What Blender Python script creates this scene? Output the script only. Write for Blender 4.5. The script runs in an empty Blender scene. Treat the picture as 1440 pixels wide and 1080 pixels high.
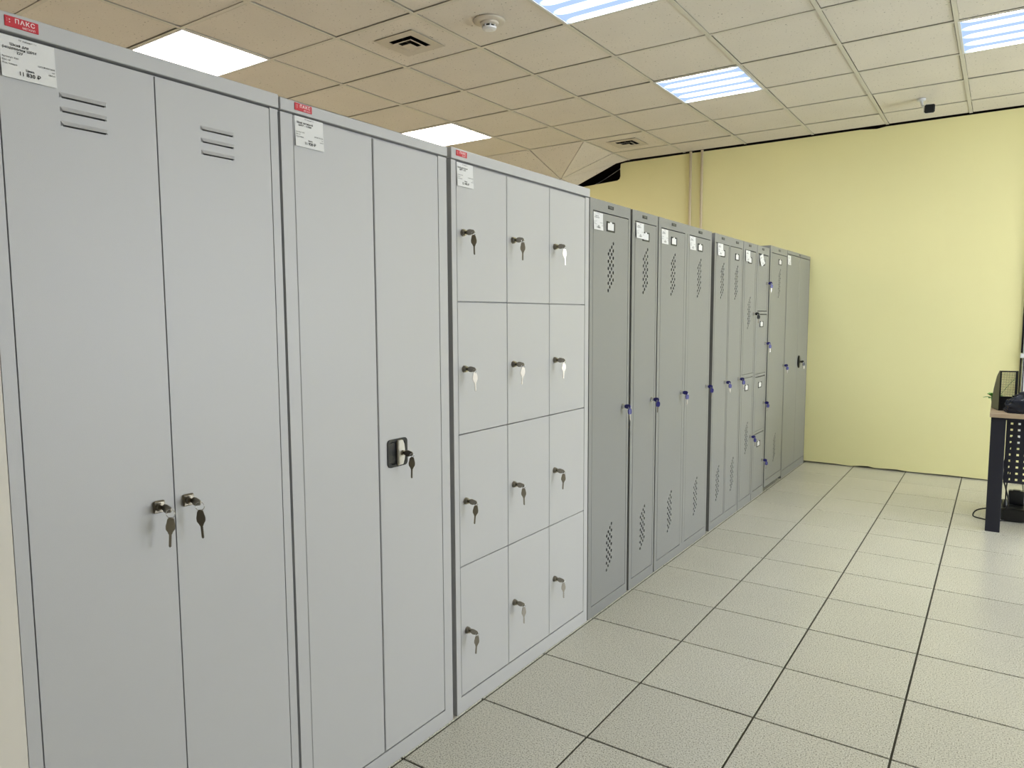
import bpy, bmesh, math, random
from mathutils import Vector, Matrix
from mathutils.geometry import delaunay_2d_cdt
random.seed(7)
S = bpy.context.scene
COL = S.collection

# ------------------------------------------------------------------ camera
FPX, YAW, PIT, ROLL, CAMH = 1006.73, .5993, -.0928, .0042, 1.3575
cam = bpy.data.cameras.new('camera'); co = bpy.data.objects.new('camera', cam); COL.objects.link(co)
cam.sensor_width = 36.0; cam.lens = FPX * 36.0 / 1440.0; cam.clip_start = .05; cam.clip_end = 60
R = (Matrix.Rotation(YAW, 3, 'Z') @ Matrix.Rotation(PIT, 3, 'X') @ Matrix.Rotation(ROLL, 3, 'Y'))
cx, cy, cz = R.col[0], R.col[1], R.col[2]
M = Matrix(((cx[0], cz[0], -cy[0]), (cx[1], cz[1], -cy[1]), (cx[2], cz[2], -cy[2]))).to_4x4()
M.translation = Vector((0, 0, CAMH)); co.matrix_world = M
S.camera = co

# ------------------------------------------------------------------ world, lights, exposure
SKY = 15.0               # daylight let in by the added windows
w = bpy.data.worlds.new('world'); S.world = w; w.use_nodes = True
w.node_tree.nodes['Background'].inputs[0].default_value = (.88, .945, 1.045, 1)
w.node_tree.nodes['Background'].inputs[1].default_value = SKY
S.view_settings.view_transform = 'Standard'; S.view_settings.look = 'None'
S.view_settings.exposure = 0.09; S.view_settings.gamma = 1.0; S.view_settings.use_curve_mapping = False
TUBE = 24.0            # radiance of the lit stripes of a diffuser (cold white fixtures)
GAPE = .78             # radiance of the diffuser between the tubes
WARM = 18.0            # radiance of the evenly lit warmer fixtures behind the lockers

# ------------------------------------------------------------------ material helpers
def lin(c):
    return tuple(((v / 255) / 12.92 if v / 255 <= .04045 else ((v / 255 + .055) / 1.055) ** 2.4) for v in c) + (1,)

def mat(name, rgb, rough=.5, metal=0.0, spec=.5, bump=0, bscale=200, vary=0, vscale=3, emit=None, es=1):
    m = bpy.data.materials.new(name); m.use_nodes = True
    nt = m.node_tree; b = nt.nodes['Principled BSDF']
    b.inputs['Base Color'].default_value = lin(rgb); b.inputs['Roughness'].default_value = rough
    b.inputs['Metallic'].default_value = metal; b.inputs['Specular IOR Level'].default_value = spec
    if bump or vary:
        tc = nt.nodes.new('ShaderNodeTexCoord')
    if vary:
        n = nt.nodes.new('ShaderNodeTexNoise'); n.inputs['Scale'].default_value = vscale; n.inputs['Detail'].default_value = 5
        nt.links.new(tc.outputs['Object'], n.inputs['Vector'])
        mx = nt.nodes.new('ShaderNodeMix'); mx.data_type = 'RGBA'
        mx.inputs[6].default_value = lin(tuple(max(0, v - vary) for v in rgb)); mx.inputs[7].default_value = lin(tuple(min(255, v + vary) for v in rgb))
        nt.links.new(n.outputs['Fac'], mx.inputs[0]); nt.links.new(mx.outputs[2], b.inputs['Base Color'])
    if bump:
        n2 = nt.nodes.new('ShaderNodeTexNoise'); n2.inputs['Scale'].default_value = bscale; n2.inputs['Detail'].default_value = 3
        nt.links.new(tc.outputs['Object'], n2.inputs['Vector'])
        bp = nt.nodes.new('ShaderNodeBump'); bp.inputs['Strength'].default_value = bump; bp.inputs['Distance'].default_value = .002
        nt.links.new(n2.outputs['Fac'], bp.inputs['Height']); nt.links.new(bp.outputs[0], b.inputs['Normal'])
    if emit:
        b.inputs['Emission Color'].default_value = emit + (1,); b.inputs['Emission Strength'].default_value = es
    return m

def speckle(name, base, dark, light, scale, thr, rough, var=4, bump=.1, bscale=600, dist=.001, spec=.5):
    """base colour with small dark and light grains and a slight change from piece to piece"""
    m = bpy.data.materials.new(name); m.use_nodes = True
    nt = m.node_tree; L = nt.links; b = nt.nodes['Principled BSDF']; b.inputs['Roughness'].default_value = rough
    b.inputs['Specular IOR Level'].default_value = spec
    tc = nt.nodes.new('ShaderNodeTexCoord'); oi = nt.nodes.new('ShaderNodeObjectInfo')
    va = nt.nodes.new('ShaderNodeVectorMath'); va.operation = 'MULTIPLY_ADD'
    cmb = nt.nodes.new('ShaderNodeCombineXYZ'); mul = nt.nodes.new('ShaderNodeMath'); mul.operation = 'MULTIPLY'; mul.inputs[1].default_value = 37
    L.new(oi.outputs['Random'], mul.inputs[0]); L.new(mul.outputs[0], cmb.inputs[0]); L.new(mul.outputs[0], cmb.inputs[1])
    va.inputs[1].default_value = (1, 1, 1); L.new(tc.outputs['Object'], va.inputs[0]); L.new(cmb.outputs[0], va.inputs[2])
    n1 = nt.nodes.new('ShaderNodeTexNoise'); n1.inputs['Scale'].default_value = scale; n1.inputs['Detail'].default_value = 2
    L.new(va.outputs[0], n1.inputs['Vector'])
    cr = nt.nodes.new('ShaderNodeValToRGB'); e = cr.color_ramp.elements
    e[0].position = thr[0]; e[0].color = lin(dark); e[1].position = thr[1]; e[1].color = lin(base)
    x = e.new(thr[2]); x.color = lin(base); x = e.new(thr[3]); x.color = lin(light)
    L.new(n1.outputs['Fac'], cr.inputs[0])
    n2 = nt.nodes.new('ShaderNodeTexNoise'); n2.inputs['Scale'].default_value = 2.5; n2.inputs['Detail'].default_value = 4
    L.new(va.outputs[0], n2.inputs['Vector'])
    hs = nt.nodes.new('ShaderNodeHueSaturation'); L.new(cr.outputs[0], hs.inputs['Color'])
    ad = nt.nodes.new('ShaderNodeMath'); ad.operation = 'MULTIPLY_ADD'; ad.inputs[1].default_value = var / 100; ad.inputs[2].default_value = 1 - var / 200
    L.new(oi.outputs['Random'], ad.inputs[0])
    ad2 = nt.nodes.new('ShaderNodeMath'); ad2.operation = 'MULTIPLY_ADD'; ad2.inputs[1].default_value = .12; L.new(n2.outputs['Fac'], ad2.inputs[0]); L.new(ad.outputs[0], ad2.inputs[2])
    sb = nt.nodes.new('ShaderNodeMath'); sb.operation = 'SUBTRACT'; sb.inputs[1].default_value = .06; L.new(ad2.outputs[0], sb.inputs[0])
    L.new(sb.outputs[0], hs.inputs['Value']); L.new(hs.outputs[0], b.inputs['Base Color'])
    n3 = nt.nodes.new('ShaderNodeTexNoise'); n3.inputs['Scale'].default_value = bscale; L.new(va.outputs[0], n3.inputs['Vector'])
    bp = nt.nodes.new('ShaderNodeBump'); bp.inputs['Strength'].default_value = bump; bp.inputs['Distance'].default_value = dist
    L.new(n3.outputs['Fac'], bp.inputs['Height']); L.new(bp.outputs[0], b.inputs['Normal'])
    return m

WHITE = mat('white_powder_coat', (192, 192, 192), .42, bump=.12, bscale=900)
GREY = mat('grey_powder_coat', (141, 142, 141), .38, bump=.12, bscale=900)
GREYD = mat('grey_green_powder_coat', (138, 139, 136), .38, bump=.12, bscale=900)
BEIGE = mat('beige_laminate', (222, 216, 204), .5, vary=4, vscale=2)
STEEL = mat('nickel_steel', (150, 144, 132), .28, 1.0)
CHROME = mat('chrome', (215, 215, 215), .12, 1.0)
BLUEP = mat('blue_key_plastic', (38, 34, 118), .35)
BLACKP = mat('black_plastic', (14, 15, 17), .35)
BLACKM = mat('black_painted_metal', (30, 31, 44), .45, bump=.1)
PAPER = mat('white_paper', (232, 232, 230), .7)
INK = mat('black_print', (30, 30, 32), .7)
INKG = mat('grey_print', (120, 120, 122), .7)
RED = mat('red_badge', (200, 30, 48), .35)
REDT = mat('white_print', (245, 225, 225), .5)
DARKB = mat('dark_badge', (40, 42, 42), .4)
BADGET = mat('silver_print', (135, 137, 135), .4)
YELLOW = mat('yellow_wall_paint', (242, 236, 177), .6, bump=.5, bscale=9, vary=3, vscale=1.4, spec=.3)
OCHRE = mat('darkened_wall_paint', (118, 114, 106), .7)  # unseen front wall, darkened to cut its bounce onto the near cabinets
CREAM = mat('cream_wall_paint', (226, 218, 196), .7, vary=3)
GROUT = mat('dark_grout', (70, 68, 56), .9)
TILE = speckle('porcelain_floor_tile', (213, 210, 197), (138, 136, 123), (232, 230, 220), 230, (.36, .46, .57, .67), .24, var=5, bump=.06, bscale=60, dist=.0006)
CTILE = speckle('mineral_ceiling_tile', (228, 222, 210), (140, 134, 118), (232, 227, 216), 75, (.27, .335, .6, .8), .9, var=3, bump=.3, bscale=260, dist=.001, spec=.1)
TBAR = mat('ceiling_grid_metal', (214, 210, 196), .5)
SLAB = mat('dark_void_concrete', (58, 48, 44), .95, vary=8)  # dark brown also stands for the unlit void behind the end wall
WTRIM = mat('white_enamel', (226, 228, 230), .35)
VENTM = mat('white_vent_metal', (205, 198, 184), .45)
WOOD = mat('light_wood_laminate', (186, 164, 138), .45, vary=10, vscale=20)
GREEN = mat('green_leaf', (96, 158, 72), .5, vary=12, vscale=30)
POT = mat('green_pot', (84, 150, 80), .4)
BAG = mat('black_polythene', (34, 39, 54), .12, bump=.9, bscale=40)
CABLE = mat('black_cable', (12, 12, 13), .5)
PIPE = mat('painted_pipe', (222, 208, 178), .5)

def diffuser_mat(striped):
    m = bpy.data.materials.new('lit_diffuser_striped' if striped else 'lit_diffuser_even'); m.use_nodes = True
    nt = m.node_tree; L = nt.links; nt.nodes.clear()
    out = nt.nodes.new('ShaderNodeOutputMaterial'); em = nt.nodes.new('ShaderNodeEmission'); L.new(em.outputs[0], out.inputs[0])
    if not striped:
        em.inputs[0].default_value = (1, .87, .79, 1); em.inputs[1].default_value = WARM
        return m
    def math_(op, a=None, b=None, c=None):
        n = nt.nodes.new('ShaderNodeMath'); n.operation = op
        for k, v in enumerate((a, b, c)):
            if v is None: continue
            if isinstance(v, (int, float)): n.inputs[k].default_value = v
            else: L.new(v, n.inputs[k])
        return n.outputs[0]
    tc = nt.nodes.new('ShaderNodeTexCoord'); sp = nt.nodes.new('ShaderNodeSeparateXYZ'); L.new(tc.outputs['Object'], sp.inputs[0])
    # four tubes run along x; rounded ends
    yy = math_('MULTIPLY_ADD', sp.outputs[1], 1 / .138, .5)          # tube spacing 0.138 m
    fr = math_('SUBTRACT', math_('FRACT', math_('ADD', yy, 10.0)), .5)
    d = math_('MULTIPLY', fr, .138)
    ex = math_('MAXIMUM', math_('SUBTRACT', math_('ABSOLUTE', sp.outputs[0]), .205), 0)
    r = math_('SQRT', math_('ADD', math_('MULTIPLY', d, d), math_('MULTIPLY', math_('MULTIPLY', ex, .55), math_('MULTIPLY', ex, .55))))
    mr = nt.nodes.new('ShaderNodeMapRange'); mr.interpolation_type = 'SMOOTHSTEP'
    mr.inputs[1].default_value = .050; mr.inputs[2].default_value = .018; mr.inputs[3].default_value = 0; mr.inputs[4].default_value = 1
    L.new(r, mr.inputs[0])
    pw = math_('POWER', mr.outputs[0], 2.2)
    st = math_('MULTIPLY_ADD', pw, TUBE, GAPE)
    mx = nt.nodes.new('ShaderNodeMix'); mx.data_type = 'RGBA'
    mx.inputs[6].default_value = (.62, .84, 1.25, 1); mx.inputs[7].default_value = (.93, .98, 1.0, 1)
    L.new(mr.outputs[0], mx.inputs[0]); L.new(mx.outputs[2], em.inputs[0]); L.new(st, em.inputs[1])
    return m
DIFF_S, DIFF_E = diffuser_mat(True), diffuser_mat(False)

# ------------------------------------------------------------------ mesh helpers
def link(name, bm, m, parent=None, loc=None, smooth=False, mats=None):
    me = bpy.data.meshes.new(name); bm.normal_update(); bm.to_mesh(me); bm.free()
    for mm in (mats or [m]): me.materials.append(mm)
    if smooth:
        for p in me.polygons: p.use_smooth = True
    o = bpy.data.objects.new(name, me); COL.objects.link(o)
    if parent: o.parent = parent
    if loc: o.location = loc
    return o

def box(bm, x0, x1, y0, y1, z0, z1, bev=0, mi=0):
    vs = [bm.verts.new(p) for p in ((x0, y0, z0), (x1, y0, z0), (x1, y1, z0), (x0, y1, z0), (x0, y0, z1), (x1, y0, z1), (x1, y1, z1), (x0, y1, z1))]
    fs = [bm.faces.new([vs[i] for i in f]) for f in ((3, 2, 1, 0), (4, 5, 6, 7), (0, 1, 5, 4), (1, 2, 6, 5), (2, 3, 7, 6), (3, 0, 4, 7))]
    for f in fs: f.material_index = mi
    if bev:
        es = list({e for f in fs for e in f.edges})
        bmesh.ops.bevel(bm, geom=es, offset=bev, segments=1, affect='EDGES', profile=.5)

def prism(bm, pts, ax, a, b):
    """polygon pts (2-D) swept along axis ax ('x','y','z') from a to b"""
    def P(p, t):
        return {'x': (t, p[0], p[1]), 'y': (p[0], t, p[1]), 'z': (p[0], p[1], t)}[ax]
    A = [bm.verts.new(P(p, a)) for p in pts]; B = [bm.verts.new(P(p, b)) for p in pts]
    n = len(pts)
    bm.faces.new(A[::-1]); bm.faces.new(B)
    for i in range(n): bm.faces.new((A[i], A[(i + 1) % n], B[(i + 1) % n], B[i]))
    bmesh.ops.recalc_face_normals(bm, faces=bm.faces)

def cyl(bm, p, q, r, n=12, r2=None):
    p, q = Vector(p), Vector(q); d = q - p
    m = Matrix.Translation((p + q) / 2) @ d.to_track_quat('Z', 'Y').to_matrix().to_4x4()
    bmesh.ops.create_cone(bm, cap_ends=True, segments=n, radius1=r, radius2=r if r2 is None else r2, depth=d.length, matrix=m)

def lathe(bm, prof, n=32, mtx=None):
    rings = []
    for r, z in prof:
        rings.append([bm.verts.new((r * math.cos(2 * math.pi * k / n), r * math.sin(2 * math.pi * k / n), z)) for k in range(n)])
    for a, b in zip(rings, rings[1:]):
        for k in range(n): bm.faces.new((a[k], a[(k + 1) % n], b[(k + 1) % n], b[k]))
    bm.faces.new(rings[0][::-1]); bm.faces.new(rings[-1])
    bmesh.ops.recalc_face_normals(bm, faces=bm.faces)
    if mtx: bmesh.ops.transform(bm, matrix=mtx, verts=bm.verts)

def tube(bm, pts, r, n=8, sub=6):
    """smooth tube through points (Catmull-Rom)"""
    P = [Vector(p) for p in pts]; path = []
    for i in range(len(P) - 1):
        a, b, c, d = P[max(i - 1, 0)], P[i], P[i + 1], P[min(i + 2, len(P) - 1)]
        for k in range(sub):
            t = k / sub
            path.append(.5 * ((2 * b) + (c - a) * t + (2 * a - 5 * b + 4 * c - d) * t * t + (3 * b - 3 * c + d - a) * t ** 3))
    path.append(P[-1]); prev = None; up = Vector((.13, .21, 1)).normalized()
    for i, p in enumerate(path):
        t = (path[min(i + 1, len(path) - 1)] - path[max(i - 1, 0)]).normalized()
        s = t.cross(up)
        if s.length < .05: s = t.cross(Vector((1, 0, 0)))
        s.normalize(); u = s.cross(t)
        ring = [bm.verts.new(p + r * (math.cos(2 * math.pi * k / n) * s + math.sin(2 * math.pi * k / n) * u)) for k in range(n)]
        if prev:
            for k in range(n): bm.faces.new((prev[k], prev[(k + 1) % n], ring[(k + 1) % n], ring[k]))
        else: bm.faces.new(ring[::-1])
        prev = ring
    bm.faces.new(prev)

def torus(bm, R_, r, n=16, k=6, mtx=None):
    rings = []
    for i in range(n):
        a = 2 * math.pi * i / n
        rings.append([bm.verts.new(((R_ + r * math.cos(b)) * math.cos(a), (R_ + r * math.cos(b)) * math.sin(a), r * math.sin(b))) for b in [2 * math.pi * j / k for j in range(k)]])
    for i in range(n):
        for j in range(k): bm.faces.new((rings[i][j], rings[(i + 1) % n][j], rings[(i + 1) % n][(j + 1) % k], rings[i][(j + 1) % k]))
    if mtx: bmesh.ops.transform(bm, matrix=mtx, verts=bm.verts)

def sheet_holes(bm, w, h, holes, poly, t, loc):
    """sheet in the y-z plane, w by h, pierced by the polygon `poly` at each hole, thickness t going to -x; corner at loc"""
    verts = [Vector((0, 0)), Vector((w, 0)), Vector((w, h)), Vector((0, h))]; faces = [[0, 1, 2, 3]]
    for cy_, cz_ in holes:
        s = len(verts); verts += [Vector((cy_ + a, cz_ + b)) for a, b in poly]; faces.append(list(range(s, s + len(poly))))
    ov, oe, of, _, _, orig = delaunay_2d_cdt(verts, [], faces, 1, 1e-6)
    # keep the triangles whose centre is outside every hole
    front = [bm.verts.new((loc[0], loc[1] + v.x, loc[2] + v.y)) for v in ov]
    keep = []
    for f, og in zip(of, orig):
        if any(k > 0 for k in og): continue
        keep.append(bm.faces.new([front[i] for i in f]))
    bmesh.ops.recalc_face_normals(bm, faces=keep)
    if keep[0].normal.x < 0: bmesh.ops.reverse_faces(bm, faces=keep)
    ext = bmesh.ops.extrude_face_region(bm, geom=keep)
    nv = [g for g in ext['geom'] if isinstance(g, bmesh.types.BMVert)]
    bmesh.ops.translate(bm, verts=nv, vec=(-t, 0, 0))
    bmesh.ops.recalc_face_normals(bm, faces=bm.faces)

def tag(o, label=None, cat=None, group=None, kind=None):
    if label: o['label'] = label
    if cat: o['category'] = cat
    if group: o['group'] = group
    if kind: o['kind'] = kind
    return o

def empty(name, loc, label, cat, group=None, rz=0):
    o = bpy.data.objects.new(name, None); COL.objects.link(o); o.location = loc; o.rotation_euler = (0, 0, rz)
    o.empty_display_size = .1
    return tag(o, label, cat, group)

def struct(name, bm, m, parent=None):
    o = link(name, bm, m, parent)
    if parent is None: o['kind'] = 'structure'
    return o

def inst(name, me, parent, loc=(0, 0, 0), rot=(0, 0, 0)):
    o = bpy.data.objects.new(name, me); COL.objects.link(o); o.parent = parent; o.location = loc; o.rotation_euler = rot
    return o

_txt = {}
def text_mesh(lines, m, key):
    """lines: (string, u, v, size, align, weight) on a y-z sheet facing +x; returns mesh"""
    if key in _txt: return _txt[key]
    bm = bmesh.new()
    for s, u, v, size, al, wt in lines:
        cu = bpy.data.curves.new('t', 'FONT'); cu.body = s; cu.size = size; cu.align_x = al; cu.align_y = 'CENTER'
        cu.offset = wt * size; cu.space_character = 1.22 if m is REDT and s == 'ПАКС' else 1.0; cu.resolution_u = 2; cu.extrude = 0
        to = bpy.data.objects.new('t', cu); COL.objects.link(to)
        dg = bpy.context.evaluated_depsgraph_get(); dg.update()
        me = bpy.data.meshes.new_from_object(to.evaluated_get(dg))
        me.transform(Matrix(((0, 0, 1, 0), (1, 0, 0, u), (0, 1, 0, v), (0, 0, 0, 1))))
        bm.from_mesh(me); bpy.data.meshes.remove(me)
        bpy.data.objects.remove(to); bpy.data.curves.remove(cu)
    me = bpy.data.meshes.new('printed_lettering'); bm.to_mesh(me); bm.free(); me.materials.append(m)
    _txt[key] = me
    return me

# ================================================================== STRUCTURE
CH = 2.9815            # ceiling height
GX, GY = -.2904, 3.6151
WB = 6.995             # face of the yellow end wall
XL, XR, YF = GX - .6 * 11, GX + .6 * 8, GY - .6 * 9
TX, TY, OX, OY = .4157, .4168, -1.0501, 3.2081

# floor: slab in grout colour, one object per tile where the photo shows tiles
bm = bmesh.new(); box(bm, XL - .2, XR + .2, YF - .2, WB + .6, -.15, -.004)
floor = struct('floor', bm, GROUT)
bm = bmesh.new(); g = .0035
box(bm, -TX / 2 + g, TX / 2 - g, -TY / 2 + g, TY / 2 - g, -.006, 0, bev=.0012)
t0 = link('tile', bm, TILE, floor); tile_me = t0.data; bpy.data.objects.remove(t0)
bm_s = bmesh.new()
for i in range(-13, 14):
    for j in range(-16, 10):
        x, y = OX + TX * (i + .5), OY + TY * (j + .5)
        if x - TX / 2 > XR or x + TX / 2 < XL or y - TY / 2 < YF: continue
        seen = -3 <= i <= 4 and -8 <= j
        if seen and y + TY / 2 < WB + .02:
            inst('tile', tile_me, floor, (x, y, random.uniform(-.0006, .0002)), (random.gauss(0, .0006), random.gauss(0, .0006), 0))
        else:
            y1 = min(y + TY / 2 - g, WB + .05)
            if y1 <= y - TY / 2 + g + .01: continue
            box(bm_s, x - TX / 2 + g, x + TX / 2 - g, y - TY / 2 + g, y1, -.006, 0)
o = link('tile_field', bm_s, TILE, floor); o['kind'] = 'stuff'

# end wall with the lowered, broken top at its left part
bm = bmesh.new()
pts = [(XL, .010), (-1.2, .012), (-1.07, .006), (-1.0, .016), (-.93, .020), (-.88, .010), (-.7, .016), (-.62, .009), (-.3, .013), (0, .009), (.12, .014), (XR, .01),
       (XR, 2.966), (.1, 2.968), (-.9, 2.966), (-.97, 2.956), (-1.1, 2.967), (-1.9, 2.964), (-2.62, 2.966), (-3.33, 2.962), (-3.385, 2.955),
       (-3.392, 2.90), (-3.388, 2.83), (-3.40, 2.80), (-3.425, 2.787), (-3.6, 2.778), (-3.78, 2.768), (-4.3, 2.745), (XL, 2.70)]
prism(bm, pts, 'y', WB, WB + .12)
struct('wall_back', bm, YELLOW)
bm = bmesh.new(); box(bm, XL - .2, XR + .2, WB + .5, WB + .6, -.1, 3.5); struct('void_backing', bm, SLAB)  # dark backing added to give the gap above the end wall its darkness
bm = bmesh.new(); box(bm, XL - .12, XL, YF, WB + .5, -.004, 3.4); struct('wall_left', bm, CREAM)
WZ0, WZ1 = .6, 2.45
WR = [(2.5, 4.2), (4.6, 6.2)]        # unseen windows added to the right wall to bring in light, y ranges
WF = []     # windows of the wall behind the camera, x ranges
def wall_with_added_windows(name, spans, a0, a1, place):
    bm = bmesh.new(); edges = [a0] + [v for s_ in spans for v in s_] + [a1]
    for k in range(0, len(edges), 2): place(bm, edges[k], edges[k + 1], -.004, 3.4)
    for a, b in spans: place(bm, a, b, -.004, WZ0); place(bm, a, b, WZ1, 3.4)
    struct(name, bm, CREAM if name == 'wall_right' else OCHRE)
wall_with_added_windows('wall_right', WR, YF, WB + .5, lambda bm, a, b, z0, z1: box(bm, XR, XR + .12, a, b, z0, z1))
wall_with_added_windows('wall_front', WF, XL - .12, XR + .12, lambda bm, a, b, z0, z1: box(bm, a, b, YF - .12, YF, z0, z1))
GLASS = bpy.data.materials.new('added_window_glass'); GLASS.use_nodes = True
_n = GLASS.node_tree; _n.nodes.clear(); _o = _n.nodes.new('ShaderNodeOutputMaterial'); _m = _n.nodes.new('ShaderNodeMixShader'); _m.inputs[0].default_value = .06
_t = _n.nodes.new('ShaderNodeBsdfTransparent'); _g = _n.nodes.new('ShaderNodeBsdfGlossy'); _g.inputs['Roughness'].default_value = .02
_n.links.new(_t.outputs[0], _m.inputs[1]); _n.links.new(_g.outputs[0], _m.inputs[2]); _n.links.new(_m.outputs[0], _o.inputs[0])
k_ = 0
for side, spans in (('r', WR), ('f', WF)):
    for a, b in spans:
        k_ += 1; c = (a + b) / 2; wd = b - a
        bm = bmesh.new(); h2 = (WZ1 - WZ0)
        for q_ in ((0, wd, 0, .05), (0, wd, h2 - .05, h2), (0, .05, .05, h2 - .05), (wd - .05, wd, .05, h2 - .05), (wd / 2 - .025, wd / 2 + .025, .05, h2 - .05)):
            box(bm, -.03, .03, q_[0], q_[1], q_[2], q_[3])
        o = struct('added_window_%d' % k_, bm, WTRIM)  # added window, out of view, supplies daylight
        bm = bmesh.new(); box(bm, -.003, .003, .05, wd - .05, .05, h2 - .05); p_ = link('pane', bm, GLASS, o)
        if side == 'r': o.location = (XR + .06, a, WZ0)
        else: o.location = (b, YF - .06, WZ0); o.rotation_euler = (0, 0, math.radians(90))
        ld = bpy.data.lights.new('added_window_portal', 'AREA'); ld.shape = 'RECTANGLE'; ld.cycles.is_portal = True
        lo = bpy.data.objects.new('added_window_portal', ld); COL.objects.link(lo)
        ld.size, ld.size_y = wd, h2
        if side == 'r': lo.location = (XR + .13, c, (WZ0 + WZ1) / 2); lo.rotation_euler = (math.radians(90), 0, math.radians(90))
        else: lo.location = (c, YF - .13, (WZ0 + WZ1) / 2); lo.rotation_euler = (math.radians(90), 0, math.radians(180))

# ceiling: dark slab, T-bar grid, one object per mineral tile
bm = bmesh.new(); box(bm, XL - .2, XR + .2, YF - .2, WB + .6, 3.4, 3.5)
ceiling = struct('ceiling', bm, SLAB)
def gx(i): return GX - .6 * i         # a=0, b=1, ... to the left
def gy(j): return GY + .6 * j
APEX = Vector((gx(6), gy(5), 2.796)); H5 = Vector((gx(7), gy(5), 2.74))
for i in range(-8, 12):
    bm = bmesh.new(); x = gx(i)
    y1 = gy(4) if i in (6, 7) else WB - .002
    box(bm, x - .012, x + .012, YF, y1, CH - .0015, CH + .0005); box(bm, x - .0015, x + .0015, YF, y1, CH, CH + .03)
    link('grid_bar', bm, TBAR, ceiling)
for j in range(-9, 6):
    bm = bmesh.new(); y = gy(j)
    spans = [(XL, XR)] if j < 5 else [(XL, gx(8)), (gx(5), XR)]
    for a, b in spans:
        box(bm, a, b, y - .012, y + .012, CH - .0013, CH + .0007); box(bm, a, b, y - .0015, y + .0015, CH, CH + .03)
    link('grid_bar', bm, TBAR, ceiling)
lights = {(7, -2): 'e', (7, 2): 'e', (7, -6): 'e', (10, -6): 'e', (10, -2): 'e', (10, 2): 'e', (3, -1): 's', (3, 2): 's', (0, 2): 's', (-3, 2): 's', (-6, 2): 's'}  # cells missing from names are unseen lights added for brightness
# key (i, j): the cell between columns i-1.. handled as: x from gx(i) to gx(i)+.6, y from gy(j) to gy(j)+.6 (lights keyed by their left column)
vents = {(5, -1), (5, 4)}
bm = bmesh.new(); box(bm, -.2865, .2865, -.2865, .2865, 0, .014, bev=.002)
t0 = link('ceiling_tile', bm, CTILE, ceiling); ct_me = t0.data; bpy.data.objects.remove(t0)
cut = WB - .003 - gy(5)
bm = bmesh.new(); box(bm, -.2865, .2865, -cut / 2 + .0135, cut / 2 - .010, 0, .014, bev=.002)
t0 = link('ceiling_tile', bm, CTILE, ceiling); cut_me = t0.data; bpy.data.objects.remove(t0)
for i in range(-7, 12):
    for j in range(-9, 6):
        if (i, j) in lights or (i, j) in vents: continue
        if (i, j) in ((6, 4), (6, 5), (7, 4), (7, 5), (8, 4), (8, 5)): continue
        x = gx(i) + .3
        dx, dy = random.uniform(-.0025, .0025), random.choice((-.003, -.001, 0, .003, .0055))
        if j < 5: inst('ceiling_tile', ct_me, ceiling, (x + dx, gy(j) + .3 + dy, CH + .003 + random.uniform(0, .002)), (random.gauss(0, .0012), random.gauss(0, .0012), 0))
        else: inst('ceiling_tile', cut_me, ceiling, (x + dx, gy(5) + cut / 2, CH + .001), (0, 0, 0))
# the tiles that sag beside the end wall
def sag(ps, th=.012, inset=.011):
    ps = [Vector(p) for p in ps]; c = sum(ps, Vector()) / len(ps)
    ps = [p + (c - p).normalized() * inset for p in ps]
    bm = bmesh.new(); A = [bm.verts.new(p) for p in ps]; B = [bm.verts.new(p + Vector((0, 0, th))) for p in ps]; n = len(ps)
    bm.faces.new(A); bm.faces.new(B[::-1])
    for k in range(n): bm.faces.new((A[k], A[(k + 1) % n], B[(k + 1) % n], B[k]))
    bmesh.ops.recalc_face_normals(bm, faces=bm.faces)
    link('sagging_ceiling_tile', bm, CTILE, ceiling)
f4, g4, h4, i4 = [Vector((gx(k), gy(4), CH)) for k in (5, 6, 7, 8)]
f5 = Vector((gx(5), gy(5), CH)); i5 = Vector((gx(8), gy(5), CH - .1))
f6 = Vector((gx(5) - .0, WB - .02, CH - .004)); f6b = Vector((gx(5) - .13, WB - .03, 2.958)); g6 = Vector((gx(6), WB - .06, 2.765)); h6 = Vector((gx(7), WB - .06, 2.70)); i6 = Vector((gx(8), WB - .06, 2.7))
sag((g4, f4, APEX)); sag((f4, f5, APEX)); sag((h4, g4, APEX)); sag((h4, APEX, H5)); sag((i4, h4, H5)); sag((i4, H5, i5))
sag((APEX, f5, f6, f6b)); sag((APEX, f6b, g6)); sag((H5, APEX, g6, h6)); sag((i5, H5, h6, i6))
def strip(a, b, wd=.022):
    a, b = Vector(a), Vector(b); d = (b - a).normalized(); s = d.cross(Vector((0, 0, 1))).normalized() * wd / 2; dz = Vector((0, 0, -.0015))
    bm = bmesh.new(); vs = [bm.verts.new(p + dz) for p in (a - s, a + s, b + s, b - s)]; bm.faces.new(vs)
    r = bmesh.ops.extrude_face_region(bm, geom=bm.faces[:]); bmesh.ops.translate(bm, verts=[v for v in r['geom'] if isinstance(v, bmesh.types.BMVert)], vec=(0, 0, -.001))
    bmesh.ops.recalc_face_normals(bm, faces=bm.faces); link('grid_bar', bm, TBAR, ceiling)
strip(h4, H5, .014)
bm = bmesh.new(); tube(bm, [(-4.2, WB + .16, 2.76), (-3.8, WB + .16, 2.795), (-3.37, WB + .16, 2.99)], .004); tag(link('cable', bm, WTRIM), 'thin pale cable crossing the dark hole above the low wall top', 'cable')

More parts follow.
